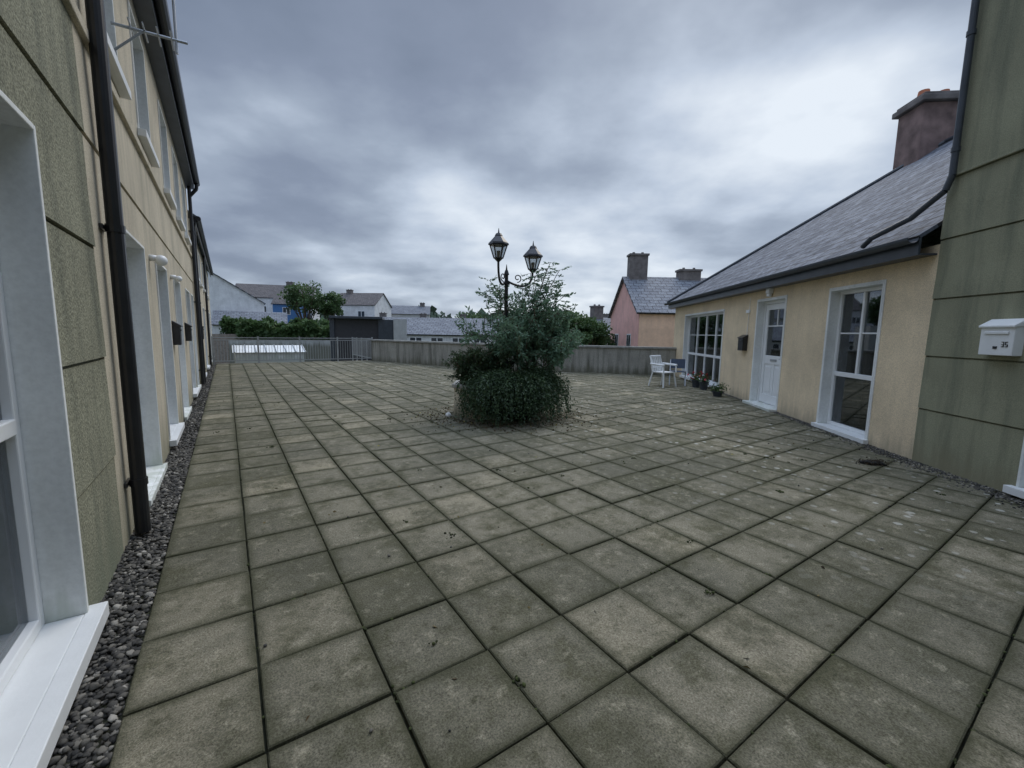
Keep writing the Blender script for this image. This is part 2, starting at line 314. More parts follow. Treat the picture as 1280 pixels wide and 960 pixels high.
# ------------------------------------------------------------------ facades
class Facade:
    def __init__(s,group,xw,sg,band=0): s.g=group; s.xw=xw; s.sg=sg; s.band=band
    def X(s,d): return s.xw+s.sg*d
    def bx(s,mb,y0,y1,z0,z1,d0,d1): mb.box(s.X(d0),s.X(d1),y0,y1,z0,z1)
    def wall(s,name,mat,y0,y1,z0,z1,ops,grooves=(),thick=.28,bevel=.006):
        mb=MB(); ys=sorted({y0,y1,*[o[0] for o in ops if y0<o[0]<y1],*[o[1] for o in ops if y0<o[1]<y1]})
        gset=[z for z in grooves if z0<z<z1]
        zs=sorted({z0,z1,*gset,*[o[2] for o in ops if z0<o[2]<z1],*[o[3] for o in ops if z0<o[3]<z1]})
        gd=.022 if gset else 0
        def solid(ya,yb,za,zb):
            ym,zm=(ya+yb)/2,(za+zb)/2
            return not any(o[0]<ym<o[1] and o[2]<zm<o[3] for o in ops)
        for za,zb in zip(zs[:-1],zs[1:]):
            run=None
            for ya,yb in list(zip(ys[:-1],ys[1:]))+[(None,None)]:
                ok=ya is not None and solid(ya,yb,za,zb)
                if ok: run=[ya,yb] if run is None else [run[0],yb]
                elif run:
                    if gset:
                        s.bx(mb,run[0],run[1],za,zb,-gd,-thick)
                        a=za+(.009 if za in gset else 0); b_=zb-(.009 if zb in gset else 0)
                        n0=len(mb.v)
                        s.bx(mb,run[0],run[1],a,b_,0,-gd+.0005)
                        if za in gset:
                            for q in range(n0,n0+8):
                                vx,vy,vz=mb.v[q]
                                if abs(vz-a)<1e-6 and abs(vx-s.X(0))<1e-6: mb.v[q]=(s.X(.010),vy,vz)
                    else: s.bx(mb,run[0],run[1],za,zb,0,-thick)
                    run=None
        return mb.obj(name,mat,s.g)
    def lining(s,y0,y1,z0,z1,t=.025,dep=.2,name='reveal',mat=None):
        mb=MB(); f=.014
        s.bx(mb,y0-.001,y0+t,z0,z1,f,-dep); s.bx(mb,y1-t,y1+.001,z0,z1,f,-dep); s.bx(mb,y0+t,y1-t,z1-t,z1+.001,f,-dep)
        w=s.band
        if w: s.bx(mb,y0-w,y0-.001,z0,z1+w,.012,-.004); s.bx(mb,y1+.001,y1+w,z0,z1+w,.012,-.004); s.bx(mb,y0-.001,y1+.001,z1+.001,z1+w,.012,-.004)
        mb.obj(name,mat or M_whitedirty,s.g,bevel=.004)
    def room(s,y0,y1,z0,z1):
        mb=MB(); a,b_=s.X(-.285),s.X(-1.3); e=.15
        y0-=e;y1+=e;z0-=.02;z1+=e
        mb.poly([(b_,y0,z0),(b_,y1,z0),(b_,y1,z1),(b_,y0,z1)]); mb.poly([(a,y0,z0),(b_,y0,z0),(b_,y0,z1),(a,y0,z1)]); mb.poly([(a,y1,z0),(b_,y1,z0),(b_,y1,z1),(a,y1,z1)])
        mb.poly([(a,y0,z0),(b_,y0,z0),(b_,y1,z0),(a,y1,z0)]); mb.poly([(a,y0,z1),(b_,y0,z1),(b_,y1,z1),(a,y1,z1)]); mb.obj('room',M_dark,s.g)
    def curtain(s,y0,y1,z0,z1,d=-.30,amp=.018,mat=None):
        mb=MB(); n=int((y1-y0)/.012)+2
        for i in range(n):
            y=y0+(y1-y0)*i/(n-1); x=s.X(d+amp*math.sin(y*70+math.sin(y*13)*2)); mb.v+=[(x,y,z0),(x,y,z1)]
        for i in range(n-1): mb.f.append((2*i,2*i+2,2*i+3,2*i+1))
        mb.obj('curtain',mat or M_curtain,s.g,smooth=True)
    def window(s,y0,y1,z0,z1,trans=None,cols=2,bars=1,sill=True,curt='low',mull=False,dep=.13):
        s.lining(y0,y1,z0,z1); s.room(y0,y1,z0,z1); t=.026; fw=.055
        a,b_,c,d=y0+t,y1-t,z0+.006,z1-t
        mb=MB(); D0,D1=-dep,-dep-.06
        s.bx(mb,a,a+fw,c,d,D0,D1); s.bx(mb,b_-fw,b_,c,d,D0,D1); s.bx(mb,a+fw,b_-fw,c,c+fw,D0,D1); s.bx(mb,a+fw,b_-fw,d-fw,d,D0,D1)
        lo=c+fw
        if trans: s.bx(mb,a+fw,b_-fw,trans-.035,trans+.035,D0+.004,D1); 
        ztop0=(trans+.035) if trans else lo
        ncol=cols; wid=b_-a-2*fw
        for i in range(1,ncol):
            y=a+fw+wid*i/ncol; h=.03 if mull else .022
            s.bx(mb,y-h,y+h,ztop0,d-fw,D0-.003,D1)
            if mull and trans: s.bx(mb,y-h,y+h,lo,trans-.035,D0-.003,D1)
        for (q0,q1) in [(a+fw+wid*i/ncol,a+fw+wid*(i+1)/ncol) for i in range(ncol)]:
            e=.022 if ncol>1 else 0
            for k in range(1,bars+1):
                zz=ztop0+(d-fw-ztop0)*k/(bars+1); s.bx(mb,q0+e,q1-e,zz-.011,zz+.011,D0-.012,D1)
        mb.obj('window_frame',M_upvc,s.g,bevel=.006)
        g=MB(); s.bx(g,a+fw-.005,b_-fw+.005,c+fw-.005,d-fw+.005,-dep-.035,-dep-.039); g.obj('window_glass',M_glass,s.g)
        if sill:
            q=MB(); s.bx(q,y0-.05,y1+.05,z0-.07,z0+.004,.075,.002); s.bx(q,y0+.026,y1-.026,z0-.02,z0+.004,.002,-.27); q.obj('window_sill',M_white,s.g,bevel=.004)
        if curt=='low': s.curtain(y0,y1,z0,(trans or z1)-.05)
        if curt=='sides': s.curtain(y0,y0+(y1-y0)*.28,z0,z1); s.curtain(y1-(y1-y0)*.28,y1,z0,z1)
        if curt=='full': s.curtain(y0,y1,z0,z1)
        if curt=='net': s.curtain(y0,y0+(y1-y0)*.40,z0,z1); s.curtain(y1-(y1-y0)*.44,y1,z0,z1)
    def door(s,y0,y1,z1,dep=.13,col=None,step=.05):
        z0=.0; s.lining(y0,y1,z0,z1); s.room(y0,y1,z0,z1); t=.026; fw=.06; col=col or M_upvc
        a,b_,d=y0+t,y1-t,z1-t; D0,D1=-dep,-dep-.07
        mb=MB(); s.bx(mb,a,a+fw,.05,d,D0,D1); s.bx(mb,b_-fw,b_,.05,d,D0,D1); s.bx(mb,a+fw,b_-fw,d-fw,d,D0,D1)
        a+=fw+.004;b_-=fw+.004;d-=fw+.004
        zt=d-.0; st=.11
        L0,L1=D0-.012,D1
        s.bx(mb,a,a+st,.06,zt,L0,L1); s.bx(mb,b_-st,b_,.06,zt,L0,L1); s.bx(mb,a+st,b_-st,.06,.25,L0,L1); s.bx(mb,a+st,b_-st,zt-.12,zt,L0,L1)
        s.bx(mb,a+st,b_-st,.92,1.1,L0,L1); s.bx(mb,a+st,b_-st,.25,.92,L0-.015,L1+.01)
        m_=(a+b_)/2
        s.bx(mb,m_-.04,m_+.04,.25,.92,L0-.002,L1); s.bx(mb,a+st+.05,m_-.09,.31,.86,L0-.006,L1); s.bx(mb,m_+.09,b_-st-.05,.31,.86,L0-.006,L1)
        s.bx(mb,a+st,b_-st,1.72,1.745,L0-.008,L1+.02); s.bx(mb,m_-.012,m_+.012,1.745,zt-.12,L0-.008,L1+.02)
        mb.obj('door_leaf',col,s.g,bevel=.005)
        g=MB(); s.bx(g,a+st,b_-st,1.1,zt-.12,L0-.025,L0-.029); g.obj('door_glass',M_glass,s.g)
        s.curtain(y0+.1,y1-.1,1.0,zt)
        k=MB(); s.bx(k,a+.03,a+.07,.93,1.13,L0+.012,L0-.004); k.tube((s.X(L0+.05),a+.05,1.05),(s.X(L0+.05),a+.17,1.05),.009); k.tube((s.X(L0),a+.05,1.05),(s.X(L0+.05),a+.05,1.05),.009); s.bx(k,m_-.13,m_+.13,.985,1.03,L0+.01,L0-.004)
        k.obj('door_handle',M_metal,s.g)
        q=MB(); s.bx(q,y0-.03,y1+.03,-.02,.05,step,.016); s.bx(q,y0+.027,y1-.027,-.02,.05,.016,-.26); q.obj('door_step',M_whitedirty,s.g,bevel=.006)
    def pipe(s,y,z0,z1,r=.04,mat=None,d=.07):
        mb=MB(); x=s.X(d); mb.path([(x,y,z0),(x,y,z1)],r,16)
        z=z0+.35
        while z<z1-.2:
            mb.tube((x,y,z),(x,y,z+.05),r*1.15,r*1.15,16); s.bx(mb,y-r*1.7,y+r*1.7,z+.01,z+.04,.002,.02); z+=1.75
        return mb.obj('downpipe',mat or M_black,s.g,smooth=False)
    def mailbox(s,y,z,w=.26,h=.34,mat=None,dep=.11,name='mailbox'):
        mb=MB(); s.bx(mb,y-w/2,y+w/2,z-h/2,z+h/2,.002,dep)
        x0,x1=s.X(.003),s.X(dep+.02); n=len(mb.v); a,b_=y-w/2-.012,y+w/2+.012; zt=z+h/2
        mb.v+=[(x0,a,zt+.002),(x1,a,zt-.015),(x1,b_,zt-.015),(x0,b_,zt+.002),(x0,a,zt+.075),(x1,a,zt+.006),(x1,b_,zt+.006),(x0,b_,zt+.075)]
        mb.f+=[(n,n+3,n+2,n+1),(n+4,n+5,n+6,n+7),(n,n+1,n+5,n+4),(n+1,n+2,n+6,n+5),(n+2,n+3,n+7,n+6),(n+3,n,n+4,n+7)]
        s.bx(mb,y-w*.36,y+w*.36,z+h*.22,z+h*.32,dep+.001,dep+.012)
        return mb.obj(name,mat or M_black,s.g,bevel=.008)
def roofplane(name,pts,group,mat,thick=.04):
    p=[Vector(q) for q in pts]; e=(p[1]-p[0]).normalized(); nrm=(p[1]-p[0]).cross(p[2]-p[0]).normalized(); up=nrm.cross(e)
    if up.z<0: up=-up
    if nrm.z<0: nrm=-nrm
    k=len(p); me=bpy.data.meshes.new(name)
    vs=[tuple(q) for q in p]+[tuple(q-nrm*thick) for q in p]
    fs=[tuple(range(k)),tuple(range(2*k-1,k-1,-1))]+[(i,i+k,(i+1)%k+k,(i+1)%k) for i in range(k)]
    me.from_pydata(vs,[],fs); uv=me.uv_layers.new()
    for li,l in enumerate(me.loops):
        q=Vector(vs[l.vertex_index])-p[0]; uv.data[li].uv=(q.dot(e),q.dot(up))
    me.materials.append(mat); o=bpy.data.objects.new(name,me); return link(o,group)

GR=[.66,1.30,1.975,2.64,3.30]
# ---------------- left building
LB=empty('apartment_building',rz=AL); F=Facade(LB,-.65,1)
wins=[(1.55,2.77,.10,2.35),(6.55,7.65,.12,2.29),(11.0,12.1,.12,2.29)]
doors=[(4.55,5.7,0,2.29),(8.6,9.7,0,2.29),(12.6,13.4,0,2.29)]
uppers=[(2.35,3.5,3.52,4.75),(4.15,5.1,3.52,4.75),(6.05,7.0,3.52,4.75),(8.3,9.3,3.52,4.75),(10.2,11.2,3.52,4.75),(12.1,13.0,3.52,4.75)]
ops=wins+doors+uppers
F.wall('olive_wall',M_olive,-4,3.67,-.04,3.30,ops,GR)
F.wall('cream_wall_lower',M_creamL,3.67,13.9,-.04,3.30,ops,[2.64])
F.wall('cream_wall_upper',M_creamL,-4,13.9,3.30,5.1,ops)
s_=MB(); F.bx(s_,-4,13.92,3.262,3.338,.035,-.02); s_.obj('string_course',M_creamL,LB,bevel=.008)
e_=MB(); F.bx(e_,13.9-.001,13.9-.29,3.3,5.1,-.29,-9); e_.box(-9.6,-.66,13.62,13.898,-.04,5.1); e_.obj('end_wall',M_creamL,LB)
for w in wins: F.window(*w,trans=1.06 if w[0]<2 else .92,cols=1 if w[0]<2 else 2,bars=0 if w[0]<2 else 1,curt='sides')
for d in doors: F.door(d[0],d[1],d[3])
for w in uppers: F.window(*w,trans=None,cols=2,bars=0,curt='sides')
F.pipe(3.93,.02,5.05,r=.046); F.pipe(13.72,.02,5.0,r=.04)
q=MB(); F.bx(q,-4,13.95,4.98,5.16,.17,.145); F.bx(q,-4,13.95,4.98,5.0,.0,.145); q.obj('fascia',M_gutter,LB)
q=MB(); q.tube((F.X(.23),-4,5.14),(F.X(.23),13.97,5.14),.065,n=12); q.path([(F.X(.23),3.93,5.1),(F.X(.22),3.93,4.95),(F.X(.07),3.93,4.75)],.045,12); q.path([(F.X(.23),13.72,5.1),(F.X(.22),13.72,4.95),(F.X(.07),13.72,4.75)],.04,12); q.obj('gutter',M_black,LB)
roofplane('roof',[(F.X(.26),-4,5.18),(F.X(.26),13.98,5.18),(-4.6,13.98,8.2),(-4.6,-4,8.2)],LB,M_slate)
roofplane('roof_back',[(-9.2,-4,5.18),(-9.2,13.98,5.18),(-4.6,13.98,8.2),(-4.6,-4,8.2)],LB,M_slate)
F.mailbox(8.0,1.38,h=.28,w=.22,dep=.09); F.mailbox(10.3,1.38,h=.28,w=.22,dep=.09)
def globe(y,z,r=.06):
    mb=MB(); mb.v=[(F.X(.10)+v[0]*r,y+v[1]*r,z+v[2]*r) for v in I2[0].tolist()]; mb.f=[tuple(t) for t in I2[1].tolist()]
    mb.tube((F.X(0),y,z+.02),(F.X(.07),y,z+.02),.035,.03,12); mb.obj('globe_lamp',M_upvc,LB,smooth=True)
globe(6.1,2.22); globe(8.2,2.22,.045)
q=MB(); q.tube((F.X(.0),5.0,3.96),(F.X(.50),5.07,4.02),.012); q.tube((F.X(.42),5.06,3.9),(F.X(.42),5.06,4.75),.011)
for k in range(4): q.tube((F.X(.12+.09*k),4.9,3.99),(F.X(.12+.09*k),5.22,4.0),.006)
q.tube((F.X(.0),5.0,3.75),(F.X(.2),5.02,3.98),.009); q.obj('tv_antenna',M_metal,LB)

LB2=empty('apartment_building',rz=AL); F2=Facade(LB2,-.63,1)
w2=[(15+3.2*i,16.1+3.2*i,.12,2.2) for i in range(4)]; u2=[(14.9+2.4*i,15.8+2.4*i,2.9,3.9) for i in range(5)]
F2.wall('cream_wall',M_creamL,13.905,27.5,-4,4.25,w2+u2)
for w in w2+u2: F2.window(*w,trans=None,cols=2,bars=0,curt='sides')
q=MB(); q.box(-8,-.9,27.2,27.49,-4,4.25); q.obj('end_wall',M_creamL,LB2)
q=MB(); q.tube((F2.X(.18),13.95,4.28),(F2.X(.18),27.6,4.28),.065,n=12); F2.bx(q,13.95,27.6,4.12,4.3,.10,.13); q.obj('gutter',M_black,LB2)
roofplane('roof',[(F2.X(.2),13.95,4.32),(F2.X(.2),27.6,4.32),(-4.3,27.6,6.8),(-4.3,13.95,6.8)],LB2,M_slate)
roofplane('roof_back',[(-8.2,13.95,4.32),(-8.2,27.6,4.32),(-4.3,27.6,6.8),(-4.3,13.95,6.8)],LB2,M_slate)
F2.pipe(14.15,.02,4.2,r=.04); F2.pipe(20.2,.02,4.2,r=.04); F2.mailbox(14.6,1.35)

# ---------------- right building (bungalow with hipped roof)
RB=empty('cream_bungalow',rz=AR); G=Facade(RB,4.492,-1,.03)
rw=[(12.0,15.4,.12,2.19),(6.43,7.58,.06,2.28)]; rd=[(8.93,10.1,0,2.29)]
G.wall('cream_wall',M_creamR,5.635,16.7,-.04,2.62,rw+rd)
G.window(12.0,15.4,.12,2.19,trans=.9,cols=4,bars=1,mull=True,curt='full')
G.window(6.43,7.58,.06,2.28,trans=.92,cols=2,bars=1,curt='net',mull=False)
G.door(8.93,10.1,2.29,step=.16)
q=MB(); q.box(4.79,14.4,16.42,16.699,-4,2.6); q.box(14.12,14.4,0,16.42,-4,2.6); q.box(4.495,4.77,15,16.698,-4,-.05); q.obj('side_walls',M_creamR,RB)
e=4.25; H=6.25; zE=2.72
roofplane('roof_front',[(e,5.66,zE),(e,16.95,zE),(9.3,11.9,H),(9.3,5.66,H)],RB,M_slate)
roofplane('roof_hip',[(e,16.95,zE),(14.35,16.95,zE),(9.3,11.9,H)],RB,M_slate)
roofplane('roof_back',[(14.35,16.95,zE),(14.35,5.66,zE),(9.3,5.66,H),(9.3,11.9,H)],RB,M_slate)
q=MB(); 
for a,b_ in (((e,16.95,zE+.02),(9.3,11.9,H+.02)),((9.3,11.9,H+.02),(9.3,5.66,H+.02))): q.tube(a,b_,.06,n=8)
q.obj('ridge_tiles',M_gutter,RB)
q=MB(); q.box(4.275,4.30,5.66,16.93,2.50,2.70); q.box(4.30,4.49,5.66,16.93,2.50,2.52); q.obj('fascia',M_gutter,RB)
q=MB(); ns=8
for y in(5.66,17.0):
    for i in range(ns+1):
        a=math.pi+math.pi*i/ns; q.v.append((4.205+.068*math.cos(a),y,2.70+.068*math.sin(a)))
    for i in range(ns+1):
        a=2*math.pi-math.pi*i/ns; q.v.append((4.205+.060*math.cos(a),y,2.70+.060*math.sin(a)))
k=2*(ns+1)
for i in range(k): q.f.append((i,(i+1)%k,k+(i+1)%k,k+i))
q.f.append(tuple(range(k))[::-1]); q.f.append(tuple(range(k,2*k)))
q.obj('gutter',M_gutter,RB)
G.mailbox(10.6,1.32,w=.27,h=.30,mat=M_black)
q=MB(); G.bx(q,9.45,9.6,2.40,2.52,.002,.10); G.bx(q,9.47,9.58,2.34,2.40,.02,.09); q.obj('bulkhead_light',M_upvc,RB,bevel=.015)
q=MB(); G.bx(q,10.45,10.62,2.05,2.12,.002,.03); q.tube((G.X(.0),10.5,2.4),(G.X(.02),10.5,1.5),.006); q.obj('cable',M_upvc,RB)
M_brick=plain('chimney_render_red',(.20,.14,.13),.9,var=.4,scale=3,bmp=.5)
M_brickd=plain('chimney_render_grey',(.17,.155,.15),.9,var=.35,scale=3,bmp=.5)
M_terracotta=plain('terracotta',(.42,.15,.08),.8,var=.2)
q=MB(); q.box(8.75,9.75,11.95,12.75,4.6,7.22); q.obj('chimney_stack',M_brick,RB,bevel=.02)
q=MB(); q.box(8.65,9.85,11.85,12.85,7.222,7.36); q.box(8.71,9.79,11.91,12.79,7.362,7.44); q.obj('chimney_cap',M_brickd,RB,bevel=.02)
q=MB(); q.tube((9.0,12.35,7.44),(9.0,12.35,7.66),.14,.11,12); q.tube((9.45,12.35,7.44),(9.45,12.35,7.64),.14,.11,12); q.obj('chimney_pots',M_terracotta,RB)

# ---------------- olive building right
OB=empty('olive_building',rz=AR); O=Facade(OB,4.485,-1)
ow=[(3.1,4.42,.10,2.32),(0.3,1.4,.1,2.3)]
O.wall('olive_wall',M_oliveR,-4,5.63,-.04,3.36,ow,[.66,1.30,1.975,2.66,3.345],bevel=.006)
O.wall('olive_wall_upper',M_oliveR,-4,5.63,3.372,6.6,[])
q=MB(); O.bx(q,-4,5.63,3.345,3.372,.03,-.2); q.obj('ledge',M_oliveR,OB,bevel=.006)
for w in ow: O.window(*w,trans=.92,cols=2,bars=1,curt='sides')
q=MB(); q.box(4.78,13.5,5.35,5.629,-.04,6.6); q.obj('end_wall',M_oliveR,OB)
roofplane('roof',[(4.2,-4,6.62),(4.2,5.85,6.62),(9.3,5.85,9.8),(9.3,-4,9.8)],OB,M_slate)
q=MB(); q.tube((4.2,-4,6.55),(4.2,5.9,6.55),.065,n=12); q.obj('gutter',M_gutter,OB)
q=MB(); x=O.X(.06); q.path([(4.2,5.5,6.5),(x,5.52,6.3),(x,5.52,3.35),(x-.02,5.56,3.2),(x-.1,5.9,2.98),(4.2,6.35,2.84),(4.2,6.5,2.76)],.034,14)
for z in (3.6,4.8,6.0): q.tube((x,5.52,z),(x,5.52,z+.05),.042,n=14)
q.obj('downpipe',M_gutter,OB)
mbx=O.mailbox(4.72,1.50,w=.33,h=.29,mat=M_white,dep=.10)
q=MB(); O.bx(q,4.70,4.74,1.42,1.445,.101,.105)
def digit(ch,y,z,s_):
    seg={'3':'abgcd','5':'afgcd'}[ch]; w=s_*.55
    G_={'a':(0,w,s_,s_+.006),'d':(0,w,0,.006),'g':(0,w,s_/2-.003,s_/2+.003),'b':(w-.006,w,s_/2,s_),'c':(w-.006,w,0,s_/2),'f':(0,.006,s_/2,s_)}
    for c_ in seg:
        a,b_,z0_,z1_=G_[c_]; O.bx(q,y-a,y-b_,z+z0_,z+z1_,.101,.105)
digit('3',4.66,1.44,.045); digit('5',4.625,1.44,.045); q.obj('mailbox_number',M_black,OB)

# ------------------------------------------------------------------ parapet and railing
def wallseg(mb,p,q,t,z0,z1):
    p=Vector(p);q=Vector(q);d=(q-p).normalized();n=Vector((-d.y,d.x))*t/2
    mb.prism([(p-n)[:],(q-n)[:],(q+n)[:],(p+n)[:]],z0,z1)
pw=empty('parapet_wall'); P0=(-6.95,21.2);P1=(-1.5,17.6);P2=(6.25,15.85)
for i,(a,b_) in enumerate(((P0,P1),(P1,P2))):
    m_=MB(); wallseg(m_,a,b_,.22,-3.9,.98); m_.obj('wall',M_conc,pw)
    m_=MB(); A=Vector(a);Bv=Vector(b_);Lg=(Bv-A).length;k=int(Lg/.9); d=(Bv-A)/k
    for j in range(k): wallseg(m_,(A+d*j+d*.004)[:],(A+d*(j+1)-d*.004)[:],.31,.982,1.06)
    m_.obj('coping',M_cap,pw,bevel=.01)
rl=empty('metal_railing',rz=AL); q=MB(); yR=21.45
npan=4; X0=-.5;X1=6.0
for k in range(npan+1): x=X0+(X1-X0)*k/npan; q.box(x-.03,x+.03,yR-.03,yR+.03,-.03,1.16)
for z in(.12,1.0,1.10): q.box(X0,X1,yR-.015,yR+.015,z-.018,z+.018)
for k in range(int((X1-X0)/.11)): x=X0+.11*k+.05; q.tube((x,yR,.12),(x,yR,1.0),.009,n=6,caps=False)
q.obj('railing_panel',M_metal,rl)
q=MB()
for k in range(5): y=yR+1.0*k; q.box(5.97,6.03,y-.03,y+.03,-.5,1.1)
for z in(.1,1.05): q.box(5.985,6.015,yR,yR+4,z-.02,z+.02)
for k in range(36): q.tube((6,yR+.11*k,.1),(6,yR+.11*k,1.05),.009,n=6,caps=False)
q.obj('railing_return',M_metal,rl)
# low white rooflight beyond the railing, pitched panes with dark bars
q=MB(); q.box(.3,3.4,25,27.5,-4,.30); q.poly([(.2,24.9,.30),(3.5,24.9,.30),(3.5,26.2,.62),(.2,26.2,.62)]); q.poly([(.2,27.6,.30),(3.5,27.6,.30),(3.5,26.2,.62),(.2,26.2,.62)])
rf=empty('roof_light',rz=AL); q.obj('body',M_whitedirty,rf)
q=MB()
for k in range(8): q.tube((.3+.45*k,24.88,.32),(.3+.45*k,26.2,.64),.025,n=6)
q.obj('glazing_bars',M_metal,rf)

# ------------------------------------------------------------------ planter, shrubs, lamp
pc=(-.36,7.85); pl=empty('planter')
def ngon(c,r,n,off=0): return [(c[0]+r*math.cos(2*math.pi*i/n+off),c[1]+r*math.sin(2*math.pi*i/n+off)) for i in range(n)]
q=MB(); q.prism(ngon(pc,.74,8,.39),0,.50); q.obj('planter_wall',M_planter,pl,bevel=.01)
q=MB(); q.prism(ngon(pc,.78,8,.39),.502,.57); q.obj('planter_rim',M_cap,pl,bevel=.012)
q=MB(); q.prism(ngon(pc,.64,8,.39),.572,.60); q.obj('planter_soil',M_soil,pl)

def unit(v): return v/(np.linalg.norm(v)+1e-9)
P=[];D=[];S=[]
cc=np.array([-.02,7.45,.68])
for i in range(1150):
    a=rng.random()*2*math.pi; out=np.array([math.cos(a),math.sin(a),0])
    lob=.07*math.sin(3*a+1)+.05*math.sin(7*a+2)
    R_=rng.uniform(.58,1.0)*(1+lob)+(.12*rng.random() if rng.random()<.12 else 0); rs=rng.random()**.6*.5; 
    start=cc+out*rs+np.array([0,0,rng.uniform(-.12,.24)*(1-rs)+.5*lob]); zend=rng.uniform(.0,.22) if rng.random()<.75 else rng.uniform(.2,.55)
    n=24; pts=[]; tone=rng.random()
    side=np.array([-out[1],out[0],0])*rng.normal()*.13
    for k in range(n):
        t=k/(n-1); p=start+out*max(R_-rs,.08)*math.sin(t*math.pi/2)**.9+side*t; p[2]=start[2]+rng.uniform(.06,.12)*0+.10*math.sin(t*math.pi)-(start[2]-zend)*t**1.6; pts.append(p)
    for k in range(1,n-1):
        d=unit(pts[k+1]-pts[k])
        for r_ in range(2):
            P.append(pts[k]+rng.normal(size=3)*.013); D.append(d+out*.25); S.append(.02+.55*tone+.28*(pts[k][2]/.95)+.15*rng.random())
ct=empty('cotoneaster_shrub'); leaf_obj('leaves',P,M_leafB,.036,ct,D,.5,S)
q=MB(); q.v=[(cc[0]+v[0]*.60,cc[1]+v[1]*.58,.30+v[2]*.38) for v in I2[0].tolist()]; q.f=[tuple(t) for t in I2[1].tolist()]; q.obj('inner_core',plain('inner_core',(.012,.018,.01),1),ct)  # solid near-black core filling the inside of the leaf mound

def shrub(name,base,nst,hmin,hmax,spread,leaf,mat,nsub=7,lean=(0,0),dens=1.,stem_r=.008,br=.16,lo0=.4):
    g=empty(name); P=[];D=[];S=[];st=MB(); b0=np.array(base,float)
    def grow(p,d,L,lev,r,basez):
        n=max(4,int(L/.07)); pts=[p]
        for k in range(n):
            d=unit(d+rng.normal(size=3)*.12+np.array([0,0,.02 if lev==0 else -.02])); p=p+d*L/n; pts.append(p)
        for a,c in zip(pts[:-1],pts[1:]): st.tube(tuple(a),tuple(c),r,r*.9,4,False)
        if lev<2:
            for k in range(int(nsub*(1 if lev==0 else .55))):
                t=rng.uniform(.3,1); q_=pts[min(n,int(t*n))]; dd=unit(d*.6+unit(rng.normal(size=3))*.85); grow(q_,dd,L*rng.uniform(.26,.45),lev+1,r*.55,basez)
        lo=lo0 if lev==0 else .1
        tone=rng.random()
        for k in range(int(n*lo),n+1):
            for r_ in range(int(3*dens)+(rng.random()<(3*dens)%1)):
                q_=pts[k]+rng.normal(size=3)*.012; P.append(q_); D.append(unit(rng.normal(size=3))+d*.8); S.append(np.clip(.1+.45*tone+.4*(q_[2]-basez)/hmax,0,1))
    for i in range(nst):
        a=rng.random()*6.283; r0=rng.random()**.5; d=unit(np.array([math.cos(a)*r0*spread+lean[0],math.sin(a)*r0*spread+lean[1],1.]))
        grow(b0+np.array([math.cos(a)*br*r0,math.sin(a)*br*r0,0]),d,rng.uniform(hmin,hmax)*(1-.2*r0),0,stem_r,b0[2])
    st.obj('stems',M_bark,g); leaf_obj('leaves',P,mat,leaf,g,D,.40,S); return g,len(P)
g1,n1=shrub('buddleia_shrub',(.45,7.8,.80),18,.75,1.3,.62,.062,M_leafA,nsub=8,dens=.85,br=.32,lo0=.2)
g1b,n1b=shrub('buddleia_shrub',(.12,7.75,.80),21,1.05,1.65,.38,.062,M_leafA,nsub=8,dens=.85,br=.28,lo0=.2)
g3,n3=shrub('box_shrub',(-.60,7.6,.56),34,.48,.78,.70,.04,M_leafB,nsub=8,dens=1.3)
g2=empty('rowan_shoots'); P=[];D=[];st=MB()
for (dx,h,ln) in((.60,2.66,.60),(.5,2.5,.38),(.75,2.4,.70),(.3,2.35,.15),(-.25,2.40,-.42),(-.1,2.3,-.3),(.7,2.2,.95),(.42,2.78,.66),(.5,2.35,.52),(-.2,2.2,-.52),(.8,2.0,1.05),(.6,2.6,.8),(.4,2.55,.3),(.9,1.85,1.12)):
    p=np.array([.2+.1*dx,7.8,1.2]); tgt=np.array([ln,7.75+rng.normal()*.15,h]); n=22; pts=[p+(tgt-p)*k/n+np.array([0,0,.14*math.sin(k/n*3.14)]) for k in range(n+1)]
    for a,c in zip(pts[:-1],pts[1:]): st.tube(tuple(a),tuple(c),.006,.005,4,False)
    for k in range(8,n+1,2):
        for sd in(-1,1):
            d=unit(np.array([sd*rng.uniform(.5,1),rng.normal()*.6,rng.uniform(-.3,.35)])); L=rng.uniform(.10,.2)
            q_=pts[k]; st.tube(tuple(q_),tuple(q_+d*L),.003,.002,3,False)
            for t in np.linspace(.2,1,7):
                for s2 in(-1,1): P.append(q_+d*L*t); D.append(unit(np.cross(d,[0,0,1]))*s2*1.6+d*.7)
st.obj('stems',M_bark,g2); leaf_obj('leaves',P,M_leafA,.055,g2,D,.4)

